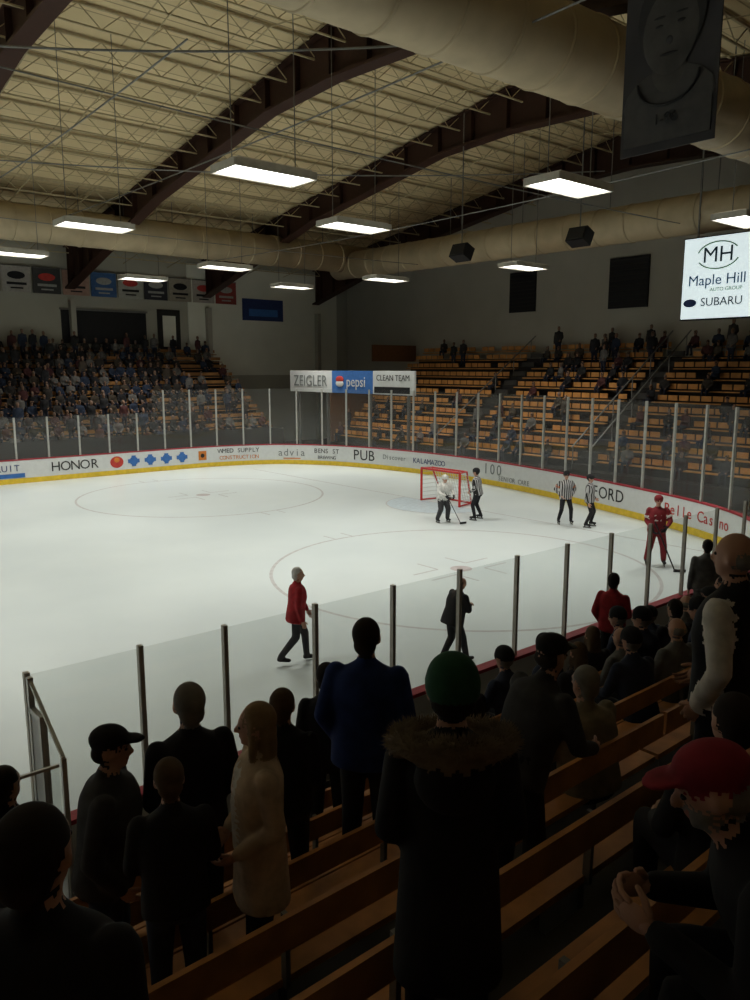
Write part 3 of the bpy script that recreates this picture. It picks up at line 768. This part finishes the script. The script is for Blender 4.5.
# ------------------------------------------------------------------ people on the ice
st = stripe_mat("referee_stripes"); whj = cmat("white_jersey", (.6, .6, .58)); plr = cmat("player_red", (.20, .018, .025)); orn = cmat("orange_band", (.6, .15, .02))
def onice(name, X, Y, a, H, **kw):
    x, y = G(X, Y); kw.setdefault('voxel', .02); return place(name, build_person(**kw), x, y, .008, yaw_of(a), H)
onice("man_in_red_jacket", -1.45, 13.8, 75, 1.80, top=redj, pants=chr_, hair=h_wh, pose='walk', arms=('fwd', 'down'), lean=5, bulk=1.3, hem=.78)
onice("bald_man_in_black_jacket", 1.45, 13.8, 60, 1.62, top=blk, pants=blk, hair=h_dk, headwear='bald', pose='walk2', arms=('cross', 'cross'), lean=16, bulk=1.45, hem=.78, hpitch=10)
onice("referee", 3.7, 27.6, -60, 1.85, top=st, pants=blk, hair=h_dk, headwear='helmet', hwcol=blk, pose='skate', arms=('front', 'down'), lean=8, skates=True, bulk=1.2)
onice("referee", 6.65, 26.8, 175, 1.85, top=st, pants=blk, hair=h_dk, headwear='helmet', hwcol=blk, pose='skate', arms=('hip', 'hip'), skates=True, bulk=1.2, band=orn)
onice("referee", 7.35, 26.3, 120, 1.80, top=st, pants=blk, hair=h_dk, headwear='helmet', hwcol=blk, pose='skate', arms=('front', 'down'), skates=True, bulk=1.2)
p1 = onice("hockey_player_in_white", 2.4, 27.1, 150, 1.70, top=whj, pants=chr_, hair=h_dk, headwear='helmet', hwcol=whj, pose='skate', arms=('stick', 'stick'), skates=True, bulk=1.35, pads=1.3, lean=12, glove=blk)
p2 = onice("hockey_player_in_red", 7.75, 21.0, 190, 1.95, top=plr, pants=plr, hair=h_dk, headwear='helmet', hwcol=plr, pose='skate', arms=('stick', 'front'), skates=True, bulk=1.25, pads=1.2, lean=4, glove=blk, band=wht)
t2 = text("jersey_number", "21", .22, (0, .175, 1.22), (-1, 0, 0), wht, p2)
for p in (p1, p2):
    B = MB(); B.beam((0.1, .30, 1.15), (-.35, .62, .06), .03, .022, M_black); B.box((-.47, .62, .045), (.28, .025, .07), M_black)
    B.obj("hockey_stick_shaft", parent=p)

# ------------------------------------------------------------------ distant crowd
base = []
for kw in (dict(pose='sit', arms=('lap', 'lap'), lean=8), dict(pose='sit', arms=('cross', 'front'), lean=3), dict(pose='stand', arms=('front', 'down'))):
    F = build_person(top=blk, pants=jean, hair=h_dk, voxel=.045, extras=False, bulk=1.12, **kw)
    base.append((np.array([tuple(v) for v in F.v]), F.f, F.m, F.mats))
dj = cmat("crowd_denim", (.018, .022, .038))
cl = [cmat("crowd_a", (.012, .012, .014)), cmat("crowd_b", (.03, .026, .023)), cmat("crowd_c", (.06, .02, .02)), cmat("crowd_d", (.02, .03, .055)), cmat("crowd_e", (.11, .105, .10)), cmat("crowd_f", (.016, .016, .018)), cmat("crowd_g", (.045, .035, .025)), cmat("crowd_h", (.02, .02, .02))]
cs = cmat("crowd_skin", (.22, .13, .09)); ch = [h_dk, cmat("crowd_hair_brown", (.06, .04, .025)), cmat("crowd_hair_grey", (.14, .13, .12))]
def crowd(name, items):
    mats = cl + ch + [cs, dj]; VV = []; FF = []; MM = []; off = 0
    for (x, y, z, yaw, k, sc_) in items:
        v, f, m, ms = base[k]; c, s = math.cos(yaw), math.sin(yaw)
        R = np.array([[c, -s, 0], [s, c, 0], [0, 0, 1]]); VV.append(v @ R.T * sc_ + np.array([x, y, z]))
        ti = random.randrange(len(cl)); hi = len(cl) + random.choice([0, 0, 1, 2])
        mp = []
        for q in ms:
            mp.append(ti if q == blk else (hi if q == h_dk else (len(mats)-1 if q == jean else (len(mats)-2 if q in (M_skin, M_lip) else 0))))
        for ff, mm in zip(f, m): FF.append([a + off for a in ff]); MM.append(mp[mm])
        off += len(v)
    me = bpy.data.meshes.new(name); me.from_pydata(np.concatenate(VV).tolist(), [], FF)
    for q in mats: me.materials.append(q)
    me.polygons.foreach_set("material_index", MM); me.polygons.foreach_set("use_smooth", [True]*len(FF)); me.update()
    o = bpy.data.objects.new(name, me); sc.collection.objects.link(o)
it = []
for j, (n0, z) in enumerate(farrows):
    s = 1.0
    while s < 23.5:
        if random.random() < (.95 if s < 19 else .6):
            k = random.choices([0, 1, 2], [5, 5, 1 if j < 10 else 6])[0]; it.append((s, n0 + (.52 if k < 2 else .2), z, math.pi + random.uniform(-.4, .4), k, random.uniform(.88, 1.02)))
        s += random.uniform(.5, .72)
crowd("far_grandstand_crowd", it)
it = []
for j, (s0, z) in enumerate(endrows):
    n = -2.5
    while n < 32:
        pr = .10 if n > 16 else .24
        if j >= 9: pr = .7 if 9 < n < 19 else .15
        if j in (6, 7, 8) and 8 < n < 20: pr = max(pr, .38)
        if j < 4 and n > 14: pr = .25
        if random.random() < pr and not any(abs(n - a) < .7 for a in aisles):
            k = random.choices([0, 1, 2], [5, 5, 1 if j < 9 else 7])[0]; it.append((s0 + (.52 if k < 2 else .2), n, z, math.pi/2 + random.uniform(-.4, .4), k, random.uniform(.88, 1.02)))
        n += random.uniform(.55, .85)
crowd("end_grandstand_crowd", it)

# ------------------------------------------------------------------ world, camera
w = bpy.data.worlds.new("world"); sc.world = w; w.use_nodes = True
w.node_tree.nodes["Background"].inputs[0].default_value = (.8, .75, .65, 1); w.node_tree.nodes["Background"].inputs[1].default_value = .02
cam = bpy.data.cameras.new("camera"); co = bpy.data.objects.new("camera", cam); sc.collection.objects.link(co)
cam.sensor_fit = 'VERTICAL'; cam.sensor_height = 36; cam.lens = FPX/1000*36; cam.clip_start = .05; cam.clip_end = 300
co.location = CAM; co.rotation_euler = (math.radians(90) - PITCH, 0, YAW)
sc.camera = co
sc.view_settings.view_transform = 'Standard'
sc.view_settings.exposure = 0
